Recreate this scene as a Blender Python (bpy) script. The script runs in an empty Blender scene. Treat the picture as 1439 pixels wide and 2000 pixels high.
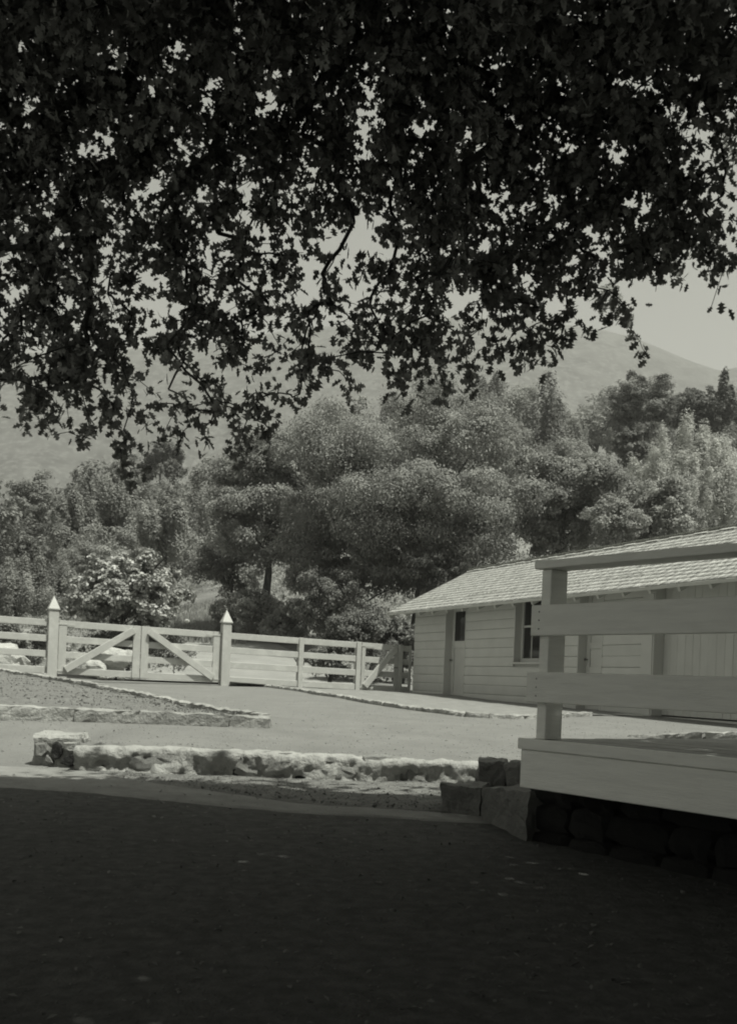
import bpy, bmesh, math, random
import numpy as np
from mathutils import Vector, Matrix, noise
S = bpy.context.scene
COL = S.collection
random.seed(7); RNG = np.random.default_rng(7)

# ------------------------------------------------------------------ camera, world, sun
EYE = 1.1; F = 2100.0; ROLL = math.radians(2.3); U0, V0 = 720.0, 1329.0
cr, sr = math.cos(ROLL), math.sin(ROLL)
cam_d = bpy.data.cameras.new('camera'); cam = bpy.data.objects.new('camera', cam_d); COL.objects.link(cam)
cam.matrix_world = Matrix(((cr, -sr, 0, 0), (0, 0, -1, 0), (sr, cr, 0, EYE), (0, 0, 0, 1)))
cam_d.sensor_fit = 'VERTICAL'; cam_d.sensor_height = 36; cam_d.lens = 36 * F / 2000
cam_d.shift_y = (V0 - 1000) / 2000; cam_d.clip_start = 0.05; cam_d.clip_end = 6000
S.camera = cam
SUN = Vector((0.31, -0.24, 0.92)).normalized()
EXPOSURE = 0.6
w = bpy.data.worlds.new('World'); S.world = w; w.use_nodes = True
nt = w.node_tree; nt.nodes.clear()
sky = nt.nodes.new('ShaderNodeTexSky'); sky.sky_type = 'NISHITA'; sky.sun_disc = False
sky.sun_elevation = math.asin(SUN.z); sky.sun_rotation = math.atan2(SUN.x, SUN.y)
sky.altitude = 200; sky.air_density = 1.0; sky.dust_density = 2.5; sky.ozone_density = 1.0
bw = nt.nodes.new('ShaderNodeRGBToBW'); mx = nt.nodes.new('ShaderNodeMix'); mx.data_type = 'RGBA'
mx.blend_type = 'MULTIPLY'; mx.inputs[0].default_value = 1; mx.inputs[7].default_value = (1, 1.005, .92, 1)
bg = nt.nodes.new('ShaderNodeBackground'); bg.inputs[1].default_value = 0.10
wo = nt.nodes.new('ShaderNodeOutputWorld')
nt.links.new(sky.outputs[0], bw.inputs[0]); nt.links.new(bw.outputs[0], mx.inputs[6])
nt.links.new(mx.outputs[2], bg.inputs[0]); nt.links.new(bg.outputs[0], wo.inputs[0])
sd = bpy.data.lights.new('sun', 'SUN'); sd.energy = 5.0; sd.angle = math.radians(0.55); sd.color = (1, 1.0, .91)
so = bpy.data.objects.new('sun', sd); COL.objects.link(so)
so.rotation_euler = SUN.to_track_quat('Z', 'Y').to_euler()
vs = S.view_settings; vs.view_transform = 'Standard'; vs.look = 'None'; vs.gamma = 1; vs.exposure = EXPOSURE
S.display_settings.display_device = 'sRGB'
S.cycles.filter_width = 2.0

# ------------------------------------------------------------------ helpers
def P(u, v, y):
    """photo pixel + distance -> place in the world"""
    a, b = (u - U0) / F, (V0 - v) / F
    return Vector(((a * cr - b * sr) * y, y, EYE + (a * sr + b * cr) * y))

def interp(x, xs, ys): return float(np.interp(x, xs, ys))

def mat(name, col, rough=.85, var=.12, scale=8, bump=.0, bscale=40, spec=.3, dark=None, dscale=3, damt=.0, stretch=None, trans=0.0, coords='Object', obrand=0.0):
    m = bpy.data.materials.new(name); m.use_nodes = True
    n = m.node_tree.nodes; l = m.node_tree.links
    b = n['Principled BSDF']; b.inputs['Roughness'].default_value = rough
    b.inputs['Specular IOR Level'].default_value = spec
    tc = n.new('ShaderNodeTexCoord'); mp = n.new('ShaderNodeMapping')
    if stretch: mp.inputs['Scale'].default_value = stretch
    l.new(tc.outputs[coords], mp.inputs[0])
    t = (1.0, 1.012, .955)
    tx = n.new('ShaderNodeTexNoise'); tx.inputs['Scale'].default_value = scale; tx.inputs['Detail'].default_value = 5
    l.new(mp.outputs[0], tx.inputs[0])
    rp = n.new('ShaderNodeMapRange'); rp.inputs[1].default_value = .3; rp.inputs[2].default_value = .7
    rp.inputs[3].default_value = col * (1 - var); rp.inputs[4].default_value = col * (1 + var)
    l.new(tx.outputs[0], rp.inputs[0]); out = rp.outputs[0]
    if damt:
        t2 = n.new('ShaderNodeTexNoise'); t2.inputs['Scale'].default_value = dscale; t2.inputs['Detail'].default_value = 6
        t2.inputs['Roughness'].default_value = .65
        l.new(mp.outputs[0], t2.inputs[0])
        r2 = n.new('ShaderNodeMapRange'); r2.inputs[1].default_value = .5; r2.inputs[2].default_value = .62
        r2.inputs[3].default_value = 0; r2.inputs[4].default_value = damt
        l.new(t2.outputs[0], r2.inputs[0])
        mm = n.new('ShaderNodeMix'); mm.data_type = 'FLOAT'
        l.new(r2.outputs[0], mm.inputs[0]); l.new(out, mm.inputs[2]); mm.inputs[3].default_value = dark
        out = mm.outputs[0]
    if obrand:
        oi = n.new('ShaderNodeObjectInfo'); r3 = n.new('ShaderNodeMapRange')
        r3.inputs[3].default_value = 1 - obrand; r3.inputs[4].default_value = 1 + obrand
        l.new(oi.outputs['Random'], r3.inputs[0])
        m2 = n.new('ShaderNodeMath'); m2.operation = 'MULTIPLY'; l.new(out, m2.inputs[0]); l.new(r3.outputs[0], m2.inputs[1]); out = m2.outputs[0]
    cc = n.new('ShaderNodeCombineColor')
    for i in range(3):
        q = n.new('ShaderNodeMath'); q.operation = 'MULTIPLY'; q.inputs[1].default_value = t[i]; l.new(out, q.inputs[0]); l.new(q.outputs[0], cc.inputs[i])
    l.new(cc.outputs[0], b.inputs['Base Color'])
    if bump:
        t3 = n.new('ShaderNodeTexNoise'); t3.inputs['Scale'].default_value = bscale; t3.inputs['Detail'].default_value = 6
        t3.inputs['Roughness'].default_value = .65
        l.new(mp.outputs[0], t3.inputs[0]); bp = n.new('ShaderNodeBump'); bp.inputs['Strength'].default_value = bump
        bp.inputs['Distance'].default_value = .3 / bscale * 4
        l.new(t3.outputs[0], bp.inputs['Height']); l.new(bp.outputs[0], b.inputs['Normal'])
    if trans:
        tr = n.new('ShaderNodeBsdfTranslucent'); l.new(cc.outputs[0], tr.inputs[0]); ms = n.new('ShaderNodeMixShader')
        ms.inputs[0].default_value = trans; l.new(b.outputs[0], ms.inputs[1]); l.new(tr.outputs[0], ms.inputs[2])
        l.new(ms.outputs[0], n['Material Output'].inputs[0])
    return m

M = dict(
 white=mat('white_paint', 0.37, .55, .05, 3, .15, 30, stretch=(1, 1, 1), dark=.55, dscale=5, damt=.25, obrand=.03),
 wall=mat('pale_wall_paint', 0.47, .6, .05, 2.5, .15, 25, dark=.52, dscale=3, damt=.3, obrand=.04),
 rail=mat('grey_rail_paint', 0.84, .6, .04, 3, .25, 12, dark=.62, dscale=2.5, damt=.25, obrand=.03, stretch=(1.2, 1.2, 14)),
 floor=mat('weathered_deck_floor', .30, .8, .12, 3, .3, 12, stretch=(1.2,1.2,14)),
 railback=mat('shaded_post_side', 0.6, .7, .06, 9, .2, 50),  # darker copy of the rail paint for the post's shaded side, unused
 shingle=mat('wood_shingle', 0.43, .85, .22, 5, .3, 30, stretch=(1, 1, 1)),
 brown=mat('brown_boards', 0.07, .8, .2, 4, .3, 20, stretch=(1,1,10)),
 glass=mat('dark_glass', .02, .08, .1, 3, spec=.5),
 metal=mat('iron', .12, .5, .1),
 yard=mat('yard_dirt', 0.15, .95, .10, 1.6, .5, 28, dark=.12, dscale=5, damt=.5),
 roaddirt=mat('road_dirt', 0.22, .95, .12, .8, .5, 12, dark=.2, dscale=2, damt=.5),
 soil=mat('bed_soil', 0.15, .97, .25, 9, .9, 35, dark=.09, dscale=14, damt=.7),
 path=mat('path_dirt', 0.18, .95, .15, 4, .4, 30, dark=.12, dscale=6, damt=.5),
 litter=mat('shaded_leaf_litter', 0.072, .97, .35, 14, .9, 40, dark=.05, dscale=17, damt=.5),  # leaf litter, its colour also lowered to carry the oak's shade
 terrain=mat('hill_grass', 0.18, .97, .3, .25, .5, 2, dark=.07, dscale=.08, damt=.6),
 stone=mat('granite', 0.26, .9, .2, 14, .8, 30, dark=.15, dscale=9, damt=.5, obrand=.16),
 stonetop=mat('pale_mortar', 0.3, .9, .15, 12, .8, 30, dark=.24, dscale=11, damt=.5),
 darkstone_shade=mat('dark_stone_and_shade', 0.018, .85, .3, 14, .7, 30, obrand=.3),  # dark stones; near-black so the footing also carries the under-deck shade
 block=mat('step_stone', 0.17, .9, .2, 12, .8, 28, dark=.1, dscale=6, damt=.5, obrand=.15),
 boulder=mat('pale_boulder', 0.36, .9, .12, 6, .5, 14, dark=.3, dscale=4, damt=.4),
 bark=mat('bark', .06, .95, .3, 8, .6, 20),
 nleaf=mat('near_leaf', 0.22, .8, .3, 20, spec=.05, trans=.05),
 oleaf=mat('oak_leaf', 0.24, .6, .35, 1.2, spec=.08, trans=.35),
 lleaf=mat('light_leaf', 0.28, .6, .3, 1.5, spec=.08, trans=.35),
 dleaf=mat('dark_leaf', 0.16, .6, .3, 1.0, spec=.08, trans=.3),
 bleaf=mat('big_pale_leaf', 0.3, .45, .5, 6, spec=.4, trans=.2),
 pleaf=mat('plume_leaf', 0.45, .7, .25, 1.2, spec=.08, trans=.35),
 hleaf=mat('hill_leaf', 0.22, .8, .35, .35, spec=.08, trans=.35, obrand=.3),
 grass=mat('dry_grass', 0.24, .9, .25, 3, trans=.2),
)
# mountain: brush with pale rock outcrops
mm_ = mat('mountain_side', .055, .97, .4, .06, 0, 1, dark=.14, dscale=.22, damt=.6); M['mountain'] = mm_

def link(name, me, parent=None, loc=None):
    o = bpy.data.objects.new(name, me); COL.objects.link(o)
    if parent is not None: o.parent = parent
    if loc is not None: o.location = loc
    return o
def root(name, label, cat, loc, group=None):
    o = link(name, None, None, Vector(loc)); o.empty_display_size = .2
    o['label'] = label; o['category'] = cat
    if group: o['group'] = group
    return o
def tag(o, label, cat, group=None):
    o['label'] = label; o['category'] = cat
    if group: o['group'] = group
    return o

class Fr:
    """a frame: origin and three axes; x along, y deep, z up"""
    def __init__(s, o, ex, ey=None, ez=(0, 0, 1)):
        s.o = Vector(o); s.x = Vector(ex).normalized(); s.z = Vector(ez).normalized()
        s.y = Vector(ey).normalized() if ey else s.z.cross(s.x).normalized()
    def __call__(s, x, y, z): return s.o + s.x * x + s.y * y + s.z * z

class MB:
    def __init__(s): s.v = []; s.f = []
    def poly(s, pts): 
        k = len(s.v); s.v += [Vector(p) for p in pts]; s.f.append(tuple(range(k, k + len(pts))))
    def hexa(s, p):
        k = len(s.v); s.v += [Vector(q) for q in p]
        for f in ((0,3,2,1),(4,5,6,7),(0,1,5,4),(1,2,6,5),(2,3,7,6),(3,0,4,7)): s.f.append(tuple(k+i for i in f))
    def box(s, fr, x0, x1, y0, y1, z0, z1):
        s.hexa([fr(x0,y0,z0),fr(x1,y0,z0),fr(x1,y1,z0),fr(x0,y1,z0),fr(x0,y0,z1),fr(x1,y0,z1),fr(x1,y1,z1),fr(x0,y1,z1)])
    def beam(s, a, b, w, t, side):
        """board from a to b; w wide in the plane, t thick along side (a unit vector)"""
        a = Vector(a); b = Vector(b); d = (b-a).normalized(); side = Vector(side).normalized(); n = d.cross(side).normalized()*w/2
        sd_ = side*t
        s.hexa([a-n, b-n, b-n+sd_, a-n+sd_, a+n, b+n, b+n+sd_, a+n+sd_])
    def prism(s, fr, prof, x0, x1):
        """profile of (y,z) points extruded along x"""
        k = len(s.v); n = len(prof)
        s.v += [fr(x0, y, z) for y, z in prof] + [fr(x1, y, z) for y, z in prof]
        s.f.append(tuple(k+i for i in range(n))); s.f.append(tuple(k+n+n-1-i for i in range(n)))
        for i in range(n): s.f.append((k+i, k+n+i, k+n+(i+1) % n, k+(i+1) % n))
    def tube(s, pts, rad, n=6):
        k = len(s.v); up = Vector((0, 0, 1)); pts = [Vector(p) for p in pts]
        for i, p in enumerate(pts):
            d = (pts[min(i+1, len(pts)-1)] - pts[max(i-1, 0)]).normalized()
            a = d.cross(Vector((.3, .2, .9))).normalized(); b = d.cross(a)
            r = rad[i] if isinstance(rad, (list, tuple)) else rad
            s.v += [p + (a*math.cos(2*math.pi*j/n) + b*math.sin(2*math.pi*j/n))*r for j in range(n)]
        for i in range(len(pts)-1):
            for j in range(n): s.f.append((k+i*n+j, k+i*n+(j+1) % n, k+(i+1)*n+(j+1) % n, k+(i+1)*n+j))
        s.f.append(tuple(k+j for j in range(n))[::-1]); s.f.append(tuple(k+(len(pts)-1)*n+j for j in range(n)))
    def build(s, name, m, parent=None, bevel=0, smooth=False, top=False):
        o = parent.matrix_basis.translation if parent is not None else Vector((0,0,0))
        if parent is not None and parent.parent is not None: o = o + parent.parent.location
        if parent is None: o = s.v[0].copy() if not top else Vector((0,0,0))
        me = bpy.data.meshes.new(name); me.from_pydata([tuple(v - o) for v in s.v], [], s.f)
        bm = bmesh.new(); bm.from_mesh(me); bmesh.ops.recalc_face_normals(bm, faces=bm.faces)
        if bevel: bmesh.ops.bevel(bm, geom=list(bm.edges), offset=bevel, segments=1, affect='EDGES', clamp_overlap=True)
        bm.to_mesh(me); bm.free()
        if smooth: me.polygons.foreach_set('use_smooth', [True]*len(me.polygons))
        me.materials.append(m)
        ob = link(name, me, parent)
        if parent is None: ob.location = o
        return ob

def npmesh(name, V, Fq, m, smooth=False):
    """V (n,3); Fq (k,c) faces of equal size"""
    me = bpy.data.meshes.new(name); V = np.asarray(V, dtype=np.float32); Fq = np.asarray(Fq, dtype=np.int32)
    me.vertices.add(len(V)); me.vertices.foreach_set('co', V.ravel())
    c = Fq.shape[1]; me.loops.add(Fq.size); me.loops.foreach_set('vertex_index', Fq.ravel())
    me.polygons.add(len(Fq)); me.polygons.foreach_set('loop_start', np.arange(0, Fq.size, c, dtype=np.int32))
    me.polygons.foreach_set('loop_total', np.full(len(Fq), c, dtype=np.int32))
    if smooth: me.polygons.foreach_set('use_smooth', np.ones(len(Fq), dtype=bool))
    me.update(calc_edges=True); me.materials.append(m)
    return me

# ------------------------------------------------------------------ terrain
YP = [8.4, 8.6, 11, 15, 18, 22, 25, 28]; ZP = [-.62, -.615, -.53, -.455, -.415, -.345, -.265, -.26]
NP_ = [-20, 2, 5, 7, 8.5]; NZ = [-1.3, -.98, -.89, -.83, -.80]
def wob(x, y, s, a): return a * noise.noise(Vector((x*s, y*s, 3.1)))
def near_z(x, y): return EYE + interp(y, NP_, NZ) + wob(x, y, .9, .02)
def yard_z(x, y):
    z = EYE + interp(y, YP, ZP) + wob(x, y, .5, .012)
    if x < -2.3 and y < 11:
        sx = min(1, max(0, (-2.28-x)/.2)); sx = sx*sx*(3-2*sx); t = min(1, max(0, (y-8.5)/2.2)); t = t*t*(3-2*t); k = sx*(1-t)
        z = z*(1-k) + near_z(x, min(y, 8.5))*k
    return z
HU = [-1200, -300, 0, 200, 350, 500, 620, 800, 1000, 1150, 1300, 1439, 2000, 3000]
HV = [1080, 1065, 1050, 1020, 965, 915, 850, 800, 775, 800, 800, 790, 770, 800]
RU = [-2500, -1200, -400, 0, 250, 600, 850, 1000, 1090, 1150, 1210, 1250, 1300, 1380, 1439, 1550, 1800, 2600, 4200]
RV = [800, 640, 650, 690, 680, 640, 615, 625, 636, 642, 660, 676, 695, 723, 713, 700, 760, 700, 780]
def hill_z(x, y):
    u = 720 + F * x / max(y, 20)
    hv = interp(u, HU, HV); k = (V0 + .04*(u-720) - hv) / F
    top = k*140 - 7
    ys = [27, 30, 34, 42, 70, 105, 140, 190, 320]
    zs = [-.27, -.12, .15, .95, min(4.8, top*.25), top*.5, top, top*1.02, top*.9]
    z = interp(y, ys, zs)
    if y > 300:
        rv = interp(u, RU, RV); rz = (V0 + .04*(u-720) - rv)/F*1000
        t = min(1, (y-300)/700); t2 = t*t*(3-2*t); e0 = top*.9/320
        z = (e0*(1-t2) + rz/1000*t2)*min(y, 1000)
        amp = 70*t2*(1-t2)+2.5
        q = noise.fractal(Vector((x/110, y/110, 1)), 1, 2.1, 6)
        z += amp*q - 14*t2*(1-t2)*4*.6
        if y > 1020: z -= (y-1020)*.35
    elif y > 45: z += 1.2*noise.noise(Vector((x/14, y/14, 0)))
    elif y > 29: z += .1*noise.noise(Vector((x/3, y/3, 0)))
    return EYE + z
def base_z(x, y):
    if y < 8.5: return near_z(x, y) - (.03 if x < -2.2 and y > 8 else 0)
    if y < 9.4: 
        t = (y-8.5)/.9; return min(near_z(x, y)*(1-t) + (yard_z(x, y)-.06)*t, yard_z(x, y)-.04)
    if y < 27: return yard_z(x, y) - .06
    t = min(1, (y-27)/1.5)
    return (yard_z(x, 27)-.06)*(1-t) + hill_z(x, y)*t
def land_z(x, y): return near_z(x, y) if y < 8.45 else yard_z(x, y) if y < 27.2 else base_z(x, y)
def G(u, v, lift=0.0, fn=None):
    """ray through the photo pixel down to the ground"""
    lo = 2.0; prev = None
    y = 2.0
    while y < 60:
        p = P(u, v, y); z = (fn or land_z)(p.x, y) + lift
        if p.z <= z: break
        y += .05
    a, b = y-.05, y
    for _ in range(14):
        c = (a+b)/2; p = P(u, v, c)
        if p.z <= (fn or land_z)(p.x, c) + lift: b = c
        else: a = c
    return P(u, v, b)

def grid_mesh(name, xs, ys, fn, m, keep=None):
    V = [(x, y, fn(x, y)) for y in ys for x in xs]; n = len(xs); Fc = []
    for j in range(len(ys)-1):
        for i in range(n-1):
            if keep and not keep((xs[i]+xs[i+1])/2, (ys[j]+ys[j+1])/2): continue
            Fc.append((j*n+i, j*n+i+1, (j+1)*n+i+1, (j+1)*n+i))
    return npmesh(name, V, Fc, m, True)
xs = np.concatenate([-np.geomspace(1600, 12, 60), np.linspace(-11.5, 11.5, 93), np.geomspace(12, 1600, 60)])
ysn = np.concatenate([np.linspace(-60, 0, 13), np.arange(.25, 8.5, .25), [8.5, 8.7, 9.0, 9.4], np.arange(9.8, 27, 1), np.arange(27, 45, .75), np.arange(45, 200, 5)])
ysf = np.arange(200, 1300, 11.0)
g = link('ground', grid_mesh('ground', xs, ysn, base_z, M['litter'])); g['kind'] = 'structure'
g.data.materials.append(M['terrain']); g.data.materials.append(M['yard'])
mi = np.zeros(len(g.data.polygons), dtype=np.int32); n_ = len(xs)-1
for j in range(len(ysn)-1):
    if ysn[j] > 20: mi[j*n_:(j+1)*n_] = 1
    else: mi[j*n_:(j+1)*n_] = [2 if (xs[i] < -3.6 or (ysn[j] > 7.7 and xs[i] < -1.9)) else 0 for i in range(n_)]  # unseen pale dirt at far left is added to bounce light onto the railing
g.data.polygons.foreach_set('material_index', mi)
xm = np.concatenate([np.linspace(-1600, -520, 60), np.linspace(-500, 500, 150), np.linspace(520, 1600, 60)])
mo = link('mountain', grid_mesh('mountain', xm, np.concatenate([[199.9], ysf[1:]]), base_z, M['mountain'])); mo['kind'] = 'structure'

yx = np.arange(-14, 16.01, .25)
yy = np.concatenate([[8.2, 8.35], [8.47], np.arange(8.8, 27.3, .3)])
y_ = link('yard', grid_mesh('yard', yx, yy, lambda x, y: yard_z(x, y)+.012-(.05 if y < 8.3 else 0) if y > 8.4 else near_z(x, y)-.03, M['yard'], lambda x, y: x < -2.5 or y > (8.45 if x > -2.26 else 8.75))); y_['kind'] = 'structure'

# pale dirt road behind the fence (rises away from the gate)
def road_c(y): return interp(y, [27.5, 34, 42, 50], [-3.2, -3.9, -5.2, -7.0])
rx = np.linspace(-1, 1, 17); ry = np.arange(26.6, 50, .7)
V = []; Fc = []
for y in ry:
    hw = interp(y, [27, 34, 42, 50], [3.6, 3.3, 2.6, 1.3])
    for t in rx: x = road_c(y)+t*hw; V.append((x, y, land_z(x, y)+.03 + (.03 if y < 28.5 else 0) - (.08 if abs(t) > .99 else 0)))
for j in range(len(ry)-1):
    for i in range(16): Fc.append((j*17+i, j*17+i+1, (j+1)*17+i+1, (j+1)*17+i))
o = link('road', npmesh('road', V, Fc, M['roaddirt'], True)); o['kind'] = 'structure'

def strip(name, A, B, m, fn, lift, n=60, k=6, kind='structure'):
    """a sheet between two polylines of photo points, laid on the ground"""
    A = [G(u, v, 0, fn) for u, v in A]; B = [G(u, v, 0, fn) for u, v in B]
    def rs(L):
        d = [0]
        for i in range(1, len(L)): d.append(d[-1]+(L[i]-L[i-1]).length)
        return [Vector([interp(t*d[-1]/n, d, [q[c] for q in L]) for c in range(3)]) for t in range(n+1)]
    A, B = rs(A), rs(B); V = []; Fc = []
    for a, b in zip(A, B):
        for j in range(k+1):
            p = a.lerp(b, j/k); p.y += .05*noise.noise(Vector((p.x*2.3, j*.2, lift*90)))+.03*noise.noise(Vector((p.x*7, j*.2, 4)))
            V.append((p.x, p.y, fn(p.x, p.y)+lift-(.03 if j in (0, k) else 0)))
    for i in range(n):
        for j in range(k): q = i*(k+1)+j; Fc.append((q, q+1, q+k+2, q+k+1))
    ob = link(name, npmesh(name, V, Fc, m, True)); ob['kind'] = kind; return ob
pathA = [(-60,1486),(60,1492),(160,1500),(300,1528),(480,1556),(640,1575),(860,1586),(960,1590)]
pathB = [(-60,1540),(60,1546),(160,1552),(300,1566),(480,1582),(640,1594),(860,1606),(960,1612)]  # near edge follows the shade boundary, where the darkened litter takes over
strip('path', pathA, pathB, M['path'], near_z, .008, 120, 10)
bedtop = [(120,1494),(250,1500),(430,1506),(600,1512),(850,1519),(960,1524)]
bedbot = [(150,1501),(300,1531),(480,1560),(640,1579),(860,1590),(960,1594)]
strip('soil_strip', bedtop, bedbot, M['soil'], near_z, .016, 120, 10)

# ------------------------------------------------------------------ stones
def stone_mesh(i, n=3, rough=.12, p=5.0, m=None):
    bm = bmesh.new(); bmesh.ops.create_cube(bm, size=2)
    bmesh.ops.subdivide_edges(bm, edges=bm.edges, cuts=n, use_grid_fill=True)
    for v in bm.verts:
        c = v.co; r = (abs(c.x)**p+abs(c.y)**p+abs(c.z)**p)**(1/p); c /= r
        q = noise.noise_vector(c*1.3+Vector((i*7.3, i*3.1, 0))); q2 = noise.noise_vector(c*3.1+Vector((i*2.3, 0, i*5.1)))
        v.co = c + q*rough + q2*rough*.5
    me = bpy.data.meshes.new('stone'); bm.to_mesh(me); bm.free(); me.materials.append(m or M['stone'])
    for pl in me.polygons: pl.use_smooth = False
    return me
ST = [stone_mesh(i, 4, .22, 8) for i in range(8)]
STW = [stone_mesh(i+30, 4, .24, 8, M['stonetop']) for i in range(7)]
STD = [stone_mesh(i+60, 3, .25, 4, M['darkstone_shade']) for i in range(4)]
STB = [stone_mesh(i+80, 5, .22, 2.4, M['boulder']) for i in range(5)]
def put(name, me, parent, c, ax, sx, sy, sz, rz=0):
    """stone with half sizes sx, sy, sz along axis ax"""
    o = link(name, me, parent); a = math.atan2(ax[1], ax[0]) + rz
    o.location = Vector(c) - (parent.location if parent is not None else Vector((0,0,0)))
    o.rotation_euler = (random.uniform(-.05,.05), random.uniform(-.05,.05), a); o.scale = (sx, sy, sz); return o

def hewn(name, par, A, B, h, dep, m, sd):
    d = (B-A); L = d.length; dx = d.normalized(); dy = Vector((-dx.y, dx.x, 0)).normalized()
    if dy.y < 0: dy = -dy
    nx = max(4, int(L/.055)); ny, nz = 4, 4; bm = bmesh.new(); vd = {}
    for i in range(nx+1):
        for j in range(ny+1):
            for k in range(nz+1):
                if 0 < i < nx and 0 < j < ny and 0 < k < nz: continue
                p = A + d*(i/nx) + dy*((j/ny-.5)*dep) - Vector((0,0,h*(1-k/nz)))
                e = (i in (0, nx))+(j in (0, ny))+(k == nz); c = A+d*.5-Vector((0,0,h/2))
                q = noise.noise_vector(p*6+Vector((sd,0,0)))*.022 + noise.noise_vector(p*19+Vector((0,sd,0)))*.012
                p = p + q + (c-p).normalized()*(.007 if e > 1 else 0); vd[i,j,k] = bm.verts.new(p-par.location)
    def qd(a, b, c_, d_): bm.faces.new([vd[a], vd[b], vd[c_], vd[d_]])
    for i in range(nx):
        for k in range(nz): qd((i,0,k),(i+1,0,k),(i+1,0,k+1),(i,0,k+1)); qd((i,ny,k),(i,ny,k+1),(i+1,ny,k+1),(i+1,ny,k))
        for j in range(ny): qd((i,j,nz),(i+1,j,nz),(i+1,j+1,nz),(i,j+1,nz))
    for j in range(ny):
        for k in range(nz): qd((0,j,k),(0,j,k+1),(0,j+1,k+1),(0,j+1,k)); qd((nx,j,k),(nx,j+1,k),(nx,j+1,k+1),(nx,j,k+1))
    me = bpy.data.meshes.new(name); bm.to_mesh(me); bm.free(); me.materials.append(m); return link(name, me, par)
def kerb(name, label, pts, h, dep, L=(.35,.6), meshes=None, sink=.06, group=None):
    """a run of stones along world points (top line), each stone a part"""
    r = root(name, label, 'kerb', (pts[0].x, pts[0].y, pts[0].z-h), group); meshes = meshes or ST
    seg = [0]
    for i in range(1, len(pts)): seg.append(seg[-1]+(pts[i]-pts[i-1]).length)
    t = 0
    while t < seg[-1]-.05:
        l = min(random.uniform(*L), seg[-1]-t); mdl = t+l/2
        c = Vector([interp(mdl, seg, [p[k] for p in pts]) for k in range(3)]); c2 = Vector([interp(mdl+.05, seg, [p[k] for p in pts]) for k in range(3)])
        A = Vector([interp(t, seg, [p[k] for p in pts]) for k in range(3)]); B = Vector([interp(t+l, seg, [p[k] for p in pts]) for k in range(3)])
        dz = Vector((0,0,random.uniform(-.008,.006))); hewn('stone', r, A+dz-(B-A).normalized()*.008, B+dz+(B-A).normalized()*.008, h+sink, dep*random.uniform(.9,1.1), random.choice([M['stone'], M['stonetop']]), random.uniform(0,50))
        t += l
    return r

# front low wall: mortared rubble
wt = [(150,1457),(300,1459),(400,1463),(560,1469),(700,1478),(850,1485),(960,1489)]
wall = [P(u, v, 8.42) for u, v in wt]
fw = root('stone_wall', 'low mortared rubble wall edging the soil strip, between the stone pier and the dark steps', 'wall', (wall[0].x, 8.42, wall[0].z-.22))
nW = 230; rows = 16; Vw = []; Fw = []
for i in range(nW+1):
    t = i/nW; x = wall[0].x + (wall[-1].x-wall[0].x)*t; zt = interp(x, [p.x for p in wall], [p.z for p in wall])
    for j in range(rows+1):
        if j <= 11: z = -.29+.29*j/11; y = 8.40
        else: z = 0; y = 8.40+.14*(j-11)/5
        q = noise.noise_vector(Vector((x*3.2, 4, z*7))); q2 = noise.noise_vector(Vector((x*9, y*9, z*13))); q3 = noise.noise_vector(Vector((x*24, y*20, z*28)))
        rid = abs(q2.x)
        y2 = y + .07*q.y + .045*rid + .016*q3.y - (.03 if j < 11 else 0) - .02*(j < 4); z2 = zt+z+(.016*q2.z+.006*q3.z if j > 9 else .012*q2.z)
        Vw.append((x - fw.location.x, y2 - fw.location.y, z2 - fw.location.z))
for i in range(nW):
    for j in range(rows): q = i*(rows+1)+j; Fw.append((q, q+rows+1, q+rows+2, q+1))
link('mortar', npmesh('mortar', Vw, Fw, M['stonetop'], False), fw)
x = wall[0].x+.05
while x < wall[-1].x-.05:
    l = random.uniform(.22, .5); zt = interp(x+l/2, [p.x for p in wall], [p.z for p in wall])
    if random.random() < .75:
        hh = random.uniform(.06, .10); zc = zt - .225 + hh + random.choice([0, .0, .02, .05])
        put('stone', random.choice(ST+STW), fw, (x+l/2, 8.455+random.uniform(-.015,.02), zc), (1, 0), l/2*.96, .075, hh, random.uniform(-.12,.12))
    if random.random() < .35:
        put('stone', random.choice(STD), fw, (x+random.uniform(0,l), 8.44, zt-random.uniform(.14,.2)), (1, 0), random.uniform(.04,.11), .055, random.uniform(.025,.05))
    x += l+random.uniform(.0, .05)

# pier
pc = P(111, 1466, 8.62); pr = root('stone_pier', 'squat square rubble pier with dark stones, at the left end of the low wall', 'pier', (pc.x, pc.y, pc.z-.15))
def roughblock(name, par, cn, back, m, rough=.02, n=12, sd=0):
    """four front corners (TL, TR, BR, BL) pushed back by a vector, hewn surface"""
    TL, TR, BR, BL = [Vector(c) for c in cn]; bk_ = Vector(back); bm = bmesh.new(); bmesh.ops.create_cube(bm, size=2)
    bmesh.ops.subdivide_edges(bm, edges=bm.edges, cuts=n, use_grid_fill=True)
    for v in bm.verts:
        a, b, c = (v.co.x+1)/2, (v.co.z+1)/2, (v.co.y+1)/2
        p = BL.lerp(BR, a).lerp(TL.lerp(TR, a), b) + bk_*c
        q = noise.noise_vector(p*5+Vector((sd,0,0)))*rough*1.6 + noise.noise_vector(p*17)*rough*.7 + noise.noise_vector(p*45)*rough*.3; v.co = p+q-par.location
    me = bpy.data.meshes.new(name); bm.to_mesh(me); bm.free(); me.materials.append(m); return link(name, me, par)
roughblock('mortar', pr, [P(66,1443,8.55), P(156,1445,8.55), P(158,1502,8.55), P(64,1500,8.55)], (0,.33,0), M['stonetop'], .016, 10, 7)
roughblock('cap_stone', pr, [P(67,1433,8.60), P(155,1436,8.60), P(155,1447,8.56), P(66,1445,8.56)], (0,.30,.01), M['stonetop'], .014, 8, 9)
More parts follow.
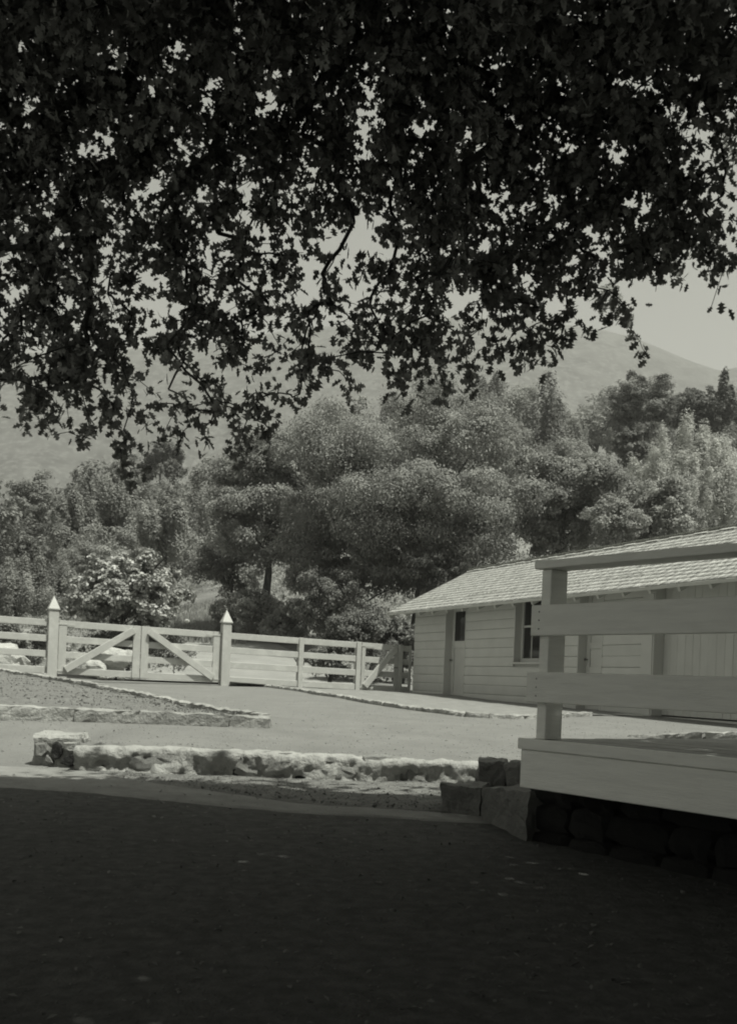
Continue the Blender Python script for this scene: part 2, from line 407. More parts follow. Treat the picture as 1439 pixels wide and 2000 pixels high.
def facestone(pts, m):
    q = [P(u, v, 8.53) for u, v in pts]; c = sum(q, Vector())/len(q); mb = MB(); n = len(q)
    k = 0; mb.v = [p+Vector((0,.06,0)) for p in q]+[p-Vector((0,.006,0)) for p in q]+[c+(p-c)*.8-Vector((random.uniform(-.004,.004),random.uniform(.010,.022),0)) for p in q]
    for i in range(n):
        j = (i+1) % n; mb.f += [(i, j, n+j, n+i), (n+i, n+j, 2*n+j, 2*n+i)]
    mb.f.append(tuple(range(2*n, 3*n))); return mb.build('stone', m, pr)
facestone([(104,1452),(112,1448),(121,1456),(122,1472),(116,1482),(108,1484),(102,1470)], M['darkstone_shade'])
facestone([(118,1490),(128,1478),(140,1472),(155,1474),(156,1496),(136,1497)], M['darkstone_shade'])
facestone([(92,1474),(100,1480),(106,1490),(98,1494),(88,1486)], M['block'])
facestone([(70,1452),(92,1450),(96,1466),(84,1478),(70,1476)], M['stone'])
facestone([(126,1450),(150,1450),(154,1466),(138,1468),(126,1462)], M['stone'])

# flower bed at the left: kerbs + raised soil
fk = [(-70,1371),(0,1375),(60,1378),(150,1383),(300,1390),(420,1397),(526,1401)]
fpts = [P(u, v, interp(u, [-70, 526], [10.6, 10.95])) for u, v in fk]
kerb('kerb', 'long rough stone kerb along the near side of the left planting bed', fpts, .085, .22, (.5, 1.1), STW+STW+ST)
bk = [(-70,1302),(0,1309),(78,1321),(156,1333),(253,1353),(331,1368),(409,1383),(480,1394),(518,1400)]
a0 = Vector(((-70-720)/F*23.4, 23.4)); a1 = Vector(((518-720)/F*11.15, 11.15)); bpts = []
for u, v in bk:
    s = 0; A = (u-720)/F + .004
    # plan line a0->a1 crossed by the sight line
    t = (A*a0.y - a0.x)/((a1.x-a0.x) - A*(a1.y-a0.y)); q = a0.lerp(a1, t); bpts.append(P(u, v, q.y))
kerb('kerb', 'thin stone kerb slanting back from the tip of the left planting bed to the gate', [p+Vector((0,0,.03)) for p in bpts], .07, .14, (.35,.7))
n = 70
def rsmp(L, n):
    d = [0]
    for i in range(1, len(L)): d.append(d[-1]+(L[i]-L[i-1]).length)
    return [Vector([interp(t*d[-1]/n, d, [q[c] for q in L]) for c in range(3)]) for t in range(n+1)]
A_, B_ = rsmp(fpts, n), rsmp(bpts, n); V = []; Fc = []
# match by u so that the sheet is a fan between both kerbs
for i in range(n+1):
    for j in range(25):
        p = A_[i].lerp(B_[i], j/24); V.append((p.x, p.y, p.z-.02+.03*noise.noise(Vector((p.x*1.7, p.y*1.7, 0)))+.015*noise.noise(Vector((p.x*7, p.y*7, 0)))))
for i in range(n):
    for j in range(24): q = i*25+j; Fc.append((q, q+1, q+26, q+25))
o = link('planting_bed', npmesh('planting_bed', V, Fc, M['soil'], True)); o['kind'] = 'structure'
bedV = V

def clods(name, pts, size, m, label=None):
    bm = bmesh.new(); bmesh.ops.create_icosphere(bm, subdivisions=1, radius=1)
    T = np.array([v.co for v in bm.verts]); Ft = np.array([[v.index for v in f.verts] for f in bm.faces]); bm.free()
    N = len(pts); sc = RNG.uniform(size[0], size[1], (N,1,1))*RNG.uniform(.6,1.3,(N,1,3)); sc = sc*np.where(RNG.random((N,1,1)) < .9, 1, 1.8)
    V = T[None]*(1+RNG.uniform(-.25,.25,(N,len(T),1)))*sc + np.array(pts)[:,None,:]
    Fx = Ft[None]+(np.arange(N)*len(T))[:,None,None]
    o = link(name, npmesh(name, V.reshape(-1,3), Fx.reshape(-1,3), m)); o['kind'] = 'stuff'; return o
cl = []
for _ in range(1500):
    u = random.uniform(170, 930); v0 = interp(u, [250,430,600,850], [1504,1512,1516,1522]); v1 = interp(u, [162,300,480,640,860], [1500,1527,1555,1574,1586])
    if v1 < v0: continue
    p = G(u, random.uniform(v0, v1), 0, near_z); cl.append((p.x, p.y, p.z+.016))
clods('soil_clods', cl, (.003, .008), M['soil'])
cl = [bedV[random.randrange(len(bedV))] for _ in range(1700)]
cl = [(x+random.uniform(-.12,.12), y+random.uniform(-.2,.2), z+.005) for x, y, z in cl if y > 11.2]
clods('bed_clods', cl, (.004, .012), M['soil'])
cl = []
for _ in range(420):
    x = random.uniform(-3.2, 3.0); y = random.uniform(2.6, 7.0); cl.append((x*y/7, y, near_z(x*y/7, y)))
clods('pebbles', cl, (.003, .008), M['block'])

pts = []
for _ in range(1000):
    y = random.uniform(2.4, 7.1)**1.0; x = random.uniform(-.40, .40)*y
    pts.append((x, y, near_z(x, y)+.006))
for _ in range(120):
    y = random.uniform(7.1, 8.2); x = random.uniform(-.36, .05)*y; pts.append((x, y, near_z(x, y)+.02))
pts = np.array(pts); n = len(pts); a = RNG.uniform(0, 6.28, n); L_ = RNG.uniform(.006, .019, n)[:,None]
t = np.stack([np.cos(a), np.sin(a), RNG.normal(0,.25,n)], 1); b = np.stack([-np.sin(a), np.cos(a), RNG.normal(0,.25,n)], 1)
V = np.stack([pts-t*L_, pts-b*L_*.5+[0,0,.003], pts+t*L_, pts+b*L_*.5+[0,0,.003]], 1).reshape(-1,3)
o = link('fallen_leaves', npmesh('fallen_leaves', V, (np.arange(n)*4)[:,None]+np.array([0,1,2,3]), mat('fallen_leaf', .12, .8, .6, 6))); o['kind'] = 'stuff'
cl = []
for _ in range(5200):
    y = 8.7 + 10*random.random()**1.5; x = random.uniform(-.36, .36)*y
    cl.append((x, y, yard_z(x, y)+.012))
clods('yard_gravel', cl, (.003, .008), mat('gravel', .17, .95, .35, 9))

# ------------------------------------------------------------------ the long shed
HA = Vector((P(808, 1300, 26.5).x, 26.5, 0)); HL = Vector((.390, -.921, 0)).normalized(); HI = Vector((-HL.y, HL.x, 0))  # HI into the shed
HZ = EYE - .45
H = Fr((HA.x, HA.y, HZ), HL, HI)
def hx(u, v=1290, dy=0.0):
    """distance along the front wall where the photo column u falls"""
    lo, hi = -3, 20
    for _ in range(50):
        m_ = (lo+hi)/2; q = H(m_, dy, 1.0); b = (V0-v)/F; a = (q.x/q.y + b*sr)/cr
        uu = U0 + F*(q.x*cr + (q.z-EYE)*sr)/q.y
        if uu < u: lo = m_
        else: hi = m_
    return lo
shed = root('shed', 'long low white board-sided shed with a pale shingle roof', 'shed', H(0, 0, 0))
LEN = 19.0; WALLH = 2.45; BH = .20; HALF = 1.75
xd0, xd1 = hx(868), hx(908); xw0, xw1 = hx(1003), hx(1080); xe0, xe1 = hx(1128), hx(1176); xs0 = hx(1253); xg0, xg1 = hx(1275), LEN-3
REC = .19
# inner shell (behind the boards)
mb = MB()
for a, b in ((0, xd0), (xd1, xw0), (xw1, xe0), (xe1, xg0), (xg1, LEN)): mb.box(H, a+.02, b-.02, .03, .20, 0, WALLH)
mb.box(H, xd0-.02, xd1+.02, .03, .2, 2.3, WALLH-.004); mb.box(H, xw0-.02, xw1+.02, .03, .2, 0, .93); mb.box(H, xw0-.02, xw1+.02, .03, .2, 2.32, WALLH-.004)
mb.box(H, xe0-.02, xe1+.02, .03, .2, 2.3, WALLH-.004); mb.box(H, xg0-.02, xg1+.02, .03, .2, 2.34, WALLH-.004)
mb.box(H, .03, LEN-.03, 2*HALF+.3, 2*HALF+.42, 0, WALLH)
mb.box(H, .04, .16, .21, 2*HALF+.29, 0, WALLH); mb.box(H, LEN-.16, LEN-.04, .21, 2*HALF+.29, 0, WALLH)
# gable
mb.hexa([H(.04,.1,WALLH+.002),H(.16,.1,WALLH+.002),H(.16,HALF+.1,WALLH+.76),H(.04,HALF+.1,WALLH+.76),H(.04,.12,WALLH+.002),H(.16,.12,WALLH+.002),H(.16,HALF*2,WALLH+.01),H(.04,HALF*2,WALLH+.01)])
mb.build('wall', M['wall'], shed)
prof = lambda z: [(.03, z), (.0, z+.004), (-.005, z+.02), (-.008, z+BH*.6), (-.007, z+BH*.85), (-.003, z+BH*.95), (.000, z+BH-.003), (.03, z+BH-.004)]
nrow = int(WALLH/BH)
for k in range(nrow):
    z = .05+k*BH
    segs = [(0, xd0), (xd1, xw0 if .98 < z+BH and z < 2.3 else xe0), (xe1, xs0)]
    if .98 < z+BH and z < 2.3: segs.append((xw1, xe0))
    segs.append((xg1, LEN))
    if z > 2.28: segs = [(0, LEN)]
    for a, b in segs:
        m2 = MB(); m2.prism(H, prof(z + random.uniform(-.002,.002)), a+.002, b-.002); m2.build('siding_board', M['wall'], shed)
# gable-end boards (left end wall, seen only from the side)
HE = Fr(H(0, 0, 0), HI, -HL)
HE.y = HL
for k in range(nrow):
    m2 = MB(); m2.prism(HE, prof(.05+k*BH), .0, 2*HALF+.4); m2.build('siding_board', M['wall'], shed)
m2 = MB(); m2.box(H, -.02, LEN, -.012, .2, -.3, .046); m2.build('sill_beam', M['wall'], shed)
def boardpart(name, x0, x1, y0, y1, z0, z1, m='wall', bev=.004, par=None):
    q = MB(); q.box(H, x0, x1, y0, y1, z0, z1); return q.build(name, M[m], par or shed, bev)
# doors / windows: recessed, so the far reveal shows
def opening(x0, x1, z0, z1):
    boardpart('reveal', x0-.004, x0+.022, .0-.016, REC+.02, z0, z1); boardpart('reveal', x1-.022, x1+.004, -.016, REC+.02, z0, z1)
    boardpart('reveal', x0+.023, x1-.023, -.014, REC+.02, z1-.03, z1)
def door(x0, x1, z1, pane=True, label=None):
    opening(x0, x1, .05, z1)
    a, b = x0+.024, x1-.024; q = MB(); q.box(H, a, b, REC, REC+.04, .08, z1-.032)
    d = q.build('door', M['wall'], shed)
    d.data.materials[0] = M['wall']
    w_ = b-a
    def dp(n, x0, x1, y0, y1, z0, z1, m='wall'):
        q = MB(); q.box(H, x0, x1, y0, y1, z0, z1); return q.build(n, M[m], d, .003)
    dp('stile', a, a+.11, REC-.022, REC-.001, .08, z1-.033); dp('stile', b-.11, b, REC-.022, REC-.001, .08, z1-.033)
    dp('rail', a+.112, b-.112, REC-.02, REC-.001, .08, .25)
    if pane:
        dp('rail', a+.112, b-.112, REC-.02, REC-.001, 1.28, 1.44); dp('rail', a+.112, b-.112, REC-.02, REC-.001, z1-.16, z1-.034)
        dp('pane', a+.113, b-.113, REC-.010, REC-.0015, 1.442, z1-.162, 'glass')
    else:
        for zz in (.75, 1.2, 1.65): dp('rail', a+.112, b-.112, REC-.02, REC-.001, zz, zz+.12)
    q = MB(); kx = a+.05; q.tube([H(kx, REC-.022, 1.0), H(kx, REC-.05, 1.0), H(kx, REC-.085, 1.0)], [.012, .014, .028], 8); q.build('knob', M['metal'], d)
door(xd0, xd1, 2.28); door(xe0, xe1, 2.28, False)
# window
opening(xw0, xw1, .95, 2.30)
boardpart('window_sill', xw0-.06, xw1+.06, -.075, .1, .90, .944, 'wall')
q = MB(); a, b = xw0+.024, xw1-.024
wn = MB()
wn.box(H, a, b, REC-.05, REC, .95, 1.03); wn.box(H, a, b, REC-.05, REC, 2.2, 2.268); wn.box(H, a, a+.07, REC-.051, REC-.001, 1.031, 2.199); wn.box(H, b-.07, b, REC-.051, REC-.001, 1.031, 2.199)
win = wn.build('window', M['wall'], shed, .003)
q = MB(); nx = 4
for i in range(1, nx): xx = a+.07+(b-a-.14)*i/nx; q.box(H, xx-.011, xx+.011, REC-.035, REC-.012, 1.031, 2.199)
q.build('muntin', M['wall'], win)
q = MB(); q.box(H, a+.071, b-.071, REC-.034, REC-.013, 1.66, 1.70); q.build('meeting_rail', M['wall'], win)
for i in range(nx):
    x0 = a+.07+(b-a-.14)*i/nx+.012; x1 = a+.07+(b-a-.14)*(i+1)/nx-.012
    for z0, z1 in ((1.032, 1.658), (1.702, 2.198)):
        q = MB(); q.box(H, x0, x1, REC-.02, REC-.016, z0, z1); q.build('pane', M['glass'], win)
# wide post and big plain sliding doors
boardpart('corner_board', xs0+.003, xg0-.006, -.03, .029, .05, 2.3)
opening(xg0, xg1, .05, 2.33)
xx = xg0+.024
while xx < xg1-.03:
    wv = random.uniform(.17,.2); e = min(xx+wv, xg1-.024)
    boardpart('door_plank', xx+.0015, e-.0015, REC+random.uniform(-.003,.003), REC+.03, .07, 2.298, 'wall', .003); xx += wv
boardpart('door_batten', xg0+.05, xg1-.05, REC-.03, REC-.004, .25, .42); 
# plank and blocks at the foot
st = MB(); x0, x1 = hx(1152, 1390, -.45), hx(1247, 1390, -.45); st.box(H, x0, x1, -.5, -.16, -.02, .06)
tag(st.build('step_plank', M['wall'], None, .006), 'thick pale plank step lying before the second shed door', 'step')
tag(put('stone_block', ST[2], None, H(x0+.03, -.42, -.07), HL, .16, .12, .075), 'small dark stone block under the left end of the plank step', 'block')
tag(put('stone_block', ST[5], None, H(x1-.1, -.3, -.08), HL, .1, .1, .058), 'small stone block under the right end of the plank step', 'block')
# roof
EAVE = P(750, 1197, 26.85).z - HZ; OV = .50; OE = .6; RW = 2.30; RISE = EYE + 2.93 - HZ - EAVE
slope = math.atan2(RISE, RW); SL = math.hypot(RISE, RW)
RF = Fr(H(-OE, -OV, EAVE), HL, HI*math.cos(slope)+Vector((0,0,math.sin(slope)))); RF.z = RF.x.cross(RF.y)
if RF.z.z < 0: RF.z = -RF.z
RB = Fr(H(-OE, -OV+2*RW, EAVE), HL, -HI*math.cos(slope)+Vector((0,0,math.sin(slope)))); RB.z = -RF.x.cross(RB.y); RB.z = RB.z if RB.z.z > 0 else -RB.z
RL = LEN+OE
q = MB(); q.box(RF, 0, RL, 0, SL-.01, -.05, -.006); q.box(RB, 0, RL, 0, SL-.01, -.05, -.006); roof = q.build('roof', M['wall'], shed)
V = []; Fq = []
def shingles(fr, nc=15):
    ex = SL/nc
    for c in range(nc+1):
        y0 = c*ex - .02; x = 0
        while x < RL:
            wv = random.uniform(.08, .24); l = ex*1.25 if c < nc else .12; j = random.uniform(-.006,.006); th = random.uniform(.012, .017)
            x1 = min(x+wv-.004, RL); k = len(V); z0 = random.uniform(0,.005)
            for (xx, yy, zz) in ((x,y0+j,z0),(x1,y0+j,z0),(x1,y0+l,0),(x,y0+l,0),(x,y0+j,z0+th),(x1,y0+j,z0+th),(x1,y0+l,.006),(x,y0+l,.006)): V.append(tuple(fr(xx,yy,zz)-shed.location))
            for f in ((0,3,2,1),(4,5,6,7),(0,1,5,4),(1,2,6,5),(3,0,4,7)): Fq.append(tuple(k+i for i in f))
            x += wv
shingles(RF); shingles(RB)
o = link('shingles', npmesh('shingles', V, Fq, M['shingle']), shed); o['kind'] = 'stuff'
o = None
q = MB()
for k in range(int(RL/.35)):
    x0 = k*.35; a_ = .02*(k % 2)
    q.box(RF, x0, x0+.36, SL-.13, SL+.01, .018+a_*.5, .032+a_*.5); 
q.build('ridge_cap', M['shingle'], shed)
q = MB(); q.box(RF, 0.0, RL, -.035, -.004, -.055, .0); q.build('fascia', M['wall'], shed)
k = 0; xx = .9
while xx < RL-.3:
    q = MB(); q.box(RF, xx, xx+.06, .03, OV/math.cos(slope)+.06, -.15, -.052); q.build('rafter', M['wall'], shed); xx += .72
q = MB(); q.box(RF, .01, .05, 0, SL-.02, -.16, -.052); q.build('barge_board', M['wall'], shed)

# apron kerb in front of the shed
kk = [(450,1333),(539,1339),(594,1346),(678,1359),(747,1371),(830,1382),(920,1393),(1031,1397),(1148,1391)]
kp = [G(u, v, .07) for u, v in kk]
kerb('kerb', 'curving low stone kerb running from the right gate post along the fence to the shed', kp, .06, .15, (.3, .6), STW+ST)
Ak = rsmp(kp, 60)
Bk = rsmp([P(450,1330,24.6)-Vector((0,0,.0)), H(-.8,.1,.12), H(2.0,-.02,.1), H(5.5,-.02,.06), H(9.4,-.02,.0)], 60)
V = []; Fc = []
for a, b in zip(Ak, Bk):
    for j in range(9):
        p = a.lerp(b, j/8); V.append((p.x, p.y, max(p.z-.015, yard_z(p.x, p.y)+.02)+.01*noise.noise(p*3)))
for i in range(60):
    for j in range(8): q_ = i*9+j; Fc.append((q_, q_+1, q_+10, q_+9))
o = link('gravel_apron', npmesh('gravel_apron', V, Fc, M['path'], True)); o['kind'] = 'structure'
kp2 = [P(1238,1434,11.9), P(1330,1433,11.6), P(1400,1430,11.2), P(1500,1432,10.8), P(1650,1436,10.4)]
kerb('kerb', 'short pale stone kerb in the yard seen just above the deck edge', kp2, .07, .35, (.3,.6), STW+STB[:2])

# ------------------------------------------------------------------ fence and gates
FA = P(101, 1320, 23.3); FB = P(803, 1357, 26.9)
fd = FB-FA; FLEN = fd.xy.length; fx = Vector((fd.x, fd.y, 0)).normalized(); FN = Vector((fx.y, -fx.x, 0))  # toward camera
FZ = (FB.z-FA.z)/FLEN
FF = Fr(FA, Vector((fx.x, fx.y, FZ)), -FN); FF.z = Vector((0,0,1))   # y away from camera, x along the fence
def fxu(u):
    lo, hi = -4, 12
    for _ in range(40):
        m_ = (lo+hi)/2; q = FF(m_, 0, .6); uu = U0+F*(q.x*cr+(q.z-EYE)*sr)/q.y
        if uu < u: lo = m_
        else: hi = m_
    return lo
RZ = [(.05,.195), (.40,.545), (.735,.88), (1.07,1.215)]
def fbox(mb, x0, x1, y0, y1, z0, z1): mb.box(FF, x0, x1, y0, y1, z0, z1)
def part(name, x0, x1, y0, y1, z0, z1, par, bev=.006, m='white'):
    q = MB(); fbox(q, x0, x1, y0, y1, z0, z1); return q.build(name, M[m], par, bev)
xL, xR = fxu(103), fxu(440)
def gatepost(x, label):
    r = root('gate_post', label, 'gate post', FF(x, 0, -.05), 'tall gate posts')
    part('shaft', x-.105, x+.105, -.105, .105, -.1, 1.40, r, .008)
    part('neck', x-.09, x+.09, -.09, .09, 1.401, 1.435, r, 0)
    q = MB(); b = [FF(x+sx*.125, sy*.125, 1.436) for sx, sy in ((-1,-1),(1,-1),(1,1),(-1,1))]; b2 = [p+Vector((0,0,.022)) for p in b]; ap = FF(x, 0, 1.74)
    q.hexa(b+b2); k = len(q.v); c4 = [FF(x+sx*.118, sy*.118, 1.459) for sx, sy in ((-1,-1),(1,-1),(1,1),(-1,1))]; q.v += c4+[ap]
    for i in range(4): q.f.append((k+i, k+(i+1) % 4, k+4))
    q.f.append((k+3,k+2,k+1,k)); q.build('finial', M['white'], r)
gatepost(xL, 'white square post with pyramid cap at the left end of the double gate')
gatepost(xR, 'white square post with pyramid cap at the right end of the double gate')
def fence(label, x0, x1, posts, loc=None, extra=.0):
    r = root('board_fence', label, 'fence', FF(x0, 0, 0))
    for z0, z1 in RZ: part('rail', x0, x1, -.025+random.uniform(-.003,.003), .012, z0+random.uniform(-.006,.006), z1, r)
    for p in posts:
        part('post', p-.055, p+.055, .013, .12, -.1, 1.20, r); part('batten', p-.06, p+.06, -.052, -.029, 0, 1.222, r)
    return r
fence('white four-rail fence running out of the picture left of the double gate', xL-5.5, xL-.107, [xL-2.6, xL-5.3])
xm_, xs_, xp_ = fxu(587), fxu(699), fxu(780)
fence('white four-rail fence between the right gate post and the small gate', xR+.107, xs_+.05, [xm_, xs_])
xh = fxu(803)
rr = root('board_fence', 'short white fence panel in shade between the small gate and the shed', 'fence', FF(xp_, 0, 0))
part('post', xp_-.05, xp_+.06, -.06, .10, -.1, 1.225, rr)
for z0, z1 in RZ: part('rail', xp_+.062, xh-.005, .02, .055, z0, z1, rr)
part('batten', xh-.075, xh, -.005, .018, 0, 1.222, rr)
def gate(label, x0, x1, up_right, hinge_left, pinned=.06, sw=.17, group=None):
    r = root('farm_gate', label, 'gate', FF(x0, 0, 0), group)
    yb = .035
    for z0, z1 in RZ: part('rail', x0+.002, x1-.002, yb-.03, yb, z0, z1, r)
    part('stile', x0, x0+sw, yb-.053, yb-.032, RZ[0][0], RZ[3][1]+.002, r); part('stile', x1-sw, x1, yb-.053, yb-.032, RZ[0][0], RZ[3][1]+.002, r)
    q = MB(); za, zb = RZ[0][0]+.10, RZ[3][1]-.10
    a, b = (x0+sw*.95, x1-sw*.95)
    p0, p1 = (FF(a, yb-.031, za), FF(b, yb-.031, zb)) if up_right else (FF(a, yb-.031, zb), FF(b, yb-.031, za))
    q.beam(p0, p1, .15, .09, -FF.y); q.build('brace', M['white'], r, .005)
    hxx = x0 if hinge_left else x1; s = 1 if hinge_left else -1
    for z in (RZ[0][0]+.075, RZ[3][1]-.075):
        e0, e1 = sorted((hxx-s*.02, hxx+s*.34)); part('hinge', e0, e1, yb-.062, yb-.054, z-.02, z+.02, r, .002)
    return r
xmid = (fxu(275))
gate('left leaf of the white double farm gate, brace rising to the right', xL+.125, xmid-.006, True, True, group=None)
gate('right leaf of the white double farm gate, brace falling to the right', xmid+.006, xR-.125, False, False)
g3 = gate('narrow white side gate with one steep brace near the shed', xs_+.09, xp_-.056, True, True, sw=.10)
part('latch', xp_-.17, xp_-.02, -.03, -.018, .64, .665, g3, .002, 'metal')
kerb('kerb', 'low stone edging under the fence just left of the double gate', [FF(-4.5,-.35,.05), FF(-2,-.35,.05), FF(-.15,-.3,.04)], .05, .12, (.3,.5))

# ------------------------------------------------------------------ deck with railing
DC = P(1030, 1443, 5.78); DD = Vector((.581, -.814, 0)).normalized(); DI = Vector((-DD.y, DD.x, 0))
D = Fr(DC, DD, DI)     # x along the front to the right, y back, z up from deck top
dk = root('deck', 'grey timber deck with wide-board railing raised on a stone footing', 'deck', D(0, 0, -.5))
def dpart(name, x0, x1, y0, y1, z0, z1, m='rail', bev=.004, par=None):
    q = MB(); q.box(D, x0, x1, y0, y1, z0, z1); return q.build(name, M[m], par or dk, bev)
yy_ = .002; 
dpart('nosing', -.045, 2.88, -.03, .0, -.055, .004)
while yy_ < 3.0:
    wv = .14; dpart('deck_board', -.04, 2.88, yy_, yy_+wv-.005, -.035, random.uniform(-.002,.002), 'floor'); yy_ += wv
dpart('fascia_board', -.035, 2.88, -.012, .03, -.262, -.057); dpart('end_board', -.034, -.004, .032, 3.0, -.262, -.057)
for k in range(4): dpart('joist', .1+k*.8, .15+k*.8, .035, 2.95, -.23, -.038)
def toz(v, u, y=5.78): return P(u, v, y).z - DC.z
cap1 = toz(1096, 1045, 5.75); cap0 = cap1-.043
for px in (.04, 2.2):
    dpart('post', px, px+.07, .02, .145, .004, cap0-.002)
dpart('cap_rail', .02, 2.88, -.02, .155, cap0, cap1)
r2 = (toz(1242,1034), toz(1183,1034)); r3 = (toz(1371,1028), toz(1312,1028))
dpart('rail', .012, 2.88, -.022, .018, r2[0], r2[1]); dpart('rail', -.002, 2.88, -.024, .018, r3[0], r3[1])
for (ra, rb_) in (r2, r3):
    for fz in (.22, .5, .78):
        q = MB(); zz = ra+(rb_-ra)*fz; q.tube([D(.075, -.0225, zz), D(.075, -.0255, zz)], .0045, 7); q.build('nail', M['metal'], dk)
# stone footing added under the deck, coloured near-black to stand in for deep shade
ft = root('shade_footing', 'stone footing wall under the deck, near-black to carry the shade there, set back from its edge', 'wall', D(.1, .2, -.62))
random.seed(11)
for row in range(4):
    x = -.28+random.uniform(0,.1)
    while x < 2.7:
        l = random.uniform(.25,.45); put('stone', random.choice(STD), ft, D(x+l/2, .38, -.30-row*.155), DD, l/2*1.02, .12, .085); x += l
q = MB(); q.box(D, -.22, 2.8, .41, .72, -.9, -.264); q.box(D, .17, .35, .721, 2.6, -.9, -.236); q.build('mortar', M['darkstone_shade'], ft)
bl = [stone_mesh(i+90, 6, .10, 12, M['block']) for i in range(3)]
sp = root('stone_steps', 'rough-hewn stone blocks stepping down at the left corner of the deck', 'steps', (.5, 6.7, near_z(.5, 6.7)))
# unseen building added to shade the deck and darken its railing post
HW = Fr(D(2.90, -1.4, -.75), DI, DD)
hs = root('shade_house', 'added brown boarded building out of the picture, shading the right end of the deck', 'shade_house', HW(0,0,0))
for k in range(19):
    q = MB(); q.box(HW, 0, 5.6, 0, .03, k*.2+.002, k*.2+.196); q.build('siding_board', M['brown'], hs, .004)
q = MB(); q.box(HW, .02, 5.58, .031, 3.5, 0, 3.7); q.build('wall', M['brown'], hs)
q = MB(); q.hexa([HW(-.5,-.55,3.60),HW(6.1,-.55,3.60),HW(6.1,1.9,4.9),HW(-.5,1.9,4.9),HW(-.5,-.55,3.70),HW(6.1,-.55,3.70),HW(6.1,1.9,5.0),HW(-.5,1.9,5.0)]); q.hexa([HW(-.5,4.2,3.60),HW(6.1,4.2,3.60),HW(6.1,1.91,4.9),HW(-.5,1.91,4.9),HW(-.5,4.2,3.70),HW(6.1,4.2,3.70),HW(6.1,1.91,5.0),HW(-.5,1.91,5.0)]); q.build('roof', M['shingle'], hs)
roughblock('block', sp, [P(862,1536,6.95), P(937,1537,6.80), P(937,1604,6.80), P(862,1596,6.95)], (.12,.34,0), M['block'], sd=1)
roughblock('block', sp, [P(938,1537,6.80), P(1034,1543,6.05), P(1026,1672,6.05), P(936,1616,6.80)], (.30,.22,0), M['block'], sd=2)
roughblock('block', sp, [P(934,1488,7.28), P(986,1489,7.22), P(986,1541,7.22), P(932,1540,7.28)], (.05,.30,0), M['block'], sd=3)
roughblock('block', sp, [P(988,1489,7.20), P(1050,1491,6.9), P(1050,1545,6.9), P(988,1541,7.20)], (.12,.30,0), M['block'], sd=5)

# ------------------------------------------------------------------ trees
def leafquads(C, size, N=None, up=.35, asp=.6):
    """one rhombic leaf at each centre C with outward normals N mixed with chance"""
    n = len(C); r = RNG.normal(size=(n,3)); 
    if N is not None: r = r*.6 + N*1.05
    r[:,2] += up*1.6; r /= np.linalg.norm(r, axis=1, keepdims=True)
    t = np.cross(r, RNG.normal(size=(n,3))); t /= np.linalg.norm(t, axis=1, keepdims=True)+1e-9; b = np.cross(r, t)
    s = size*RNG.uniform(.6, 1.35, (n,1))
    V = np.stack([C-t*s*.5, C+b*s*asp*.5+r*s*.08, C+t*s*.5, C-b*s*asp*.5+r*s*.08], 1)
    Fq = (np.arange(n)*4)[:,None]+np.array([0,1,2,3])
    return V.reshape(-1,3), Fq
def crown_pts(rx, ry, rz, nl, nclump, cr_=.28, style='round', fill=.25):
    """clumps over an ellipsoid; leaves on the shells of the clumps"""
    d = RNG.normal(size=(nclump,3)); d[:,2] = d[:,2]*.9+.25; d /= np.linalg.norm(d, axis=1, keepdims=True)
    rad = RNG.uniform(.45, .88, (nclump,1)); rad[:int(nclump*.12)] = RNG.uniform(.95,1.05,(int(nclump*.12),1))
    c = d*rad*np.array([rx,ry,rz]); R = (rx*ry*rz)**(1/3)
    cs = cr_*R*RNG.uniform(.55, 1.25, (nclump,1))
    if style != 'plume':
        k = 7; sd_ = RNG.normal(size=(nclump,k,3)); sd_[...,2] += .35; sd_ /= np.linalg.norm(sd_, axis=2, keepdims=True)
        sc_ = (c[:,None,:] + sd_*cs[:,None,:]*RNG.uniform(.55,1.05,(nclump,k,1))).reshape(-1,3); sr_ = (cs[:,None,:]*RNG.uniform(.28,.6,(nclump,k,1))).reshape(-1,1)
    else: sc_, sr_ = c, cs
    idx = RNG.choice(len(sc_), nl, p=(sr_[:,0]**2)/np.sum(sr_[:,0]**2))
    n = RNG.normal(size=(nl,3)); n[:,2] += .4; n /= np.linalg.norm(n, axis=1, keepdims=True)
    rr_ = 1 - np.abs(RNG.normal(0, .25, (nl,1))); rr_ = np.where(RNG.random((nl,1)) < .15, RNG.uniform(1,1.45,(nl,1)), rr_)
    sh = np.array([1.1,1.1,.8]) if style == 'round' else np.array([.6,.6,1.5])
    C = sc_[idx] + n*sr_[idx]*rr_*sh
    o_ = C/np.array([rx,ry,rz]); o_ /= np.linalg.norm(o_, axis=1, keepdims=True)+1e-6; n = n*.75+o_*.5
    wv = (RNG.random(nl) < fill); C[wv] = C[wv]*RNG.uniform(.3,.9,(int(wv.sum()),1))
    return C, n, c
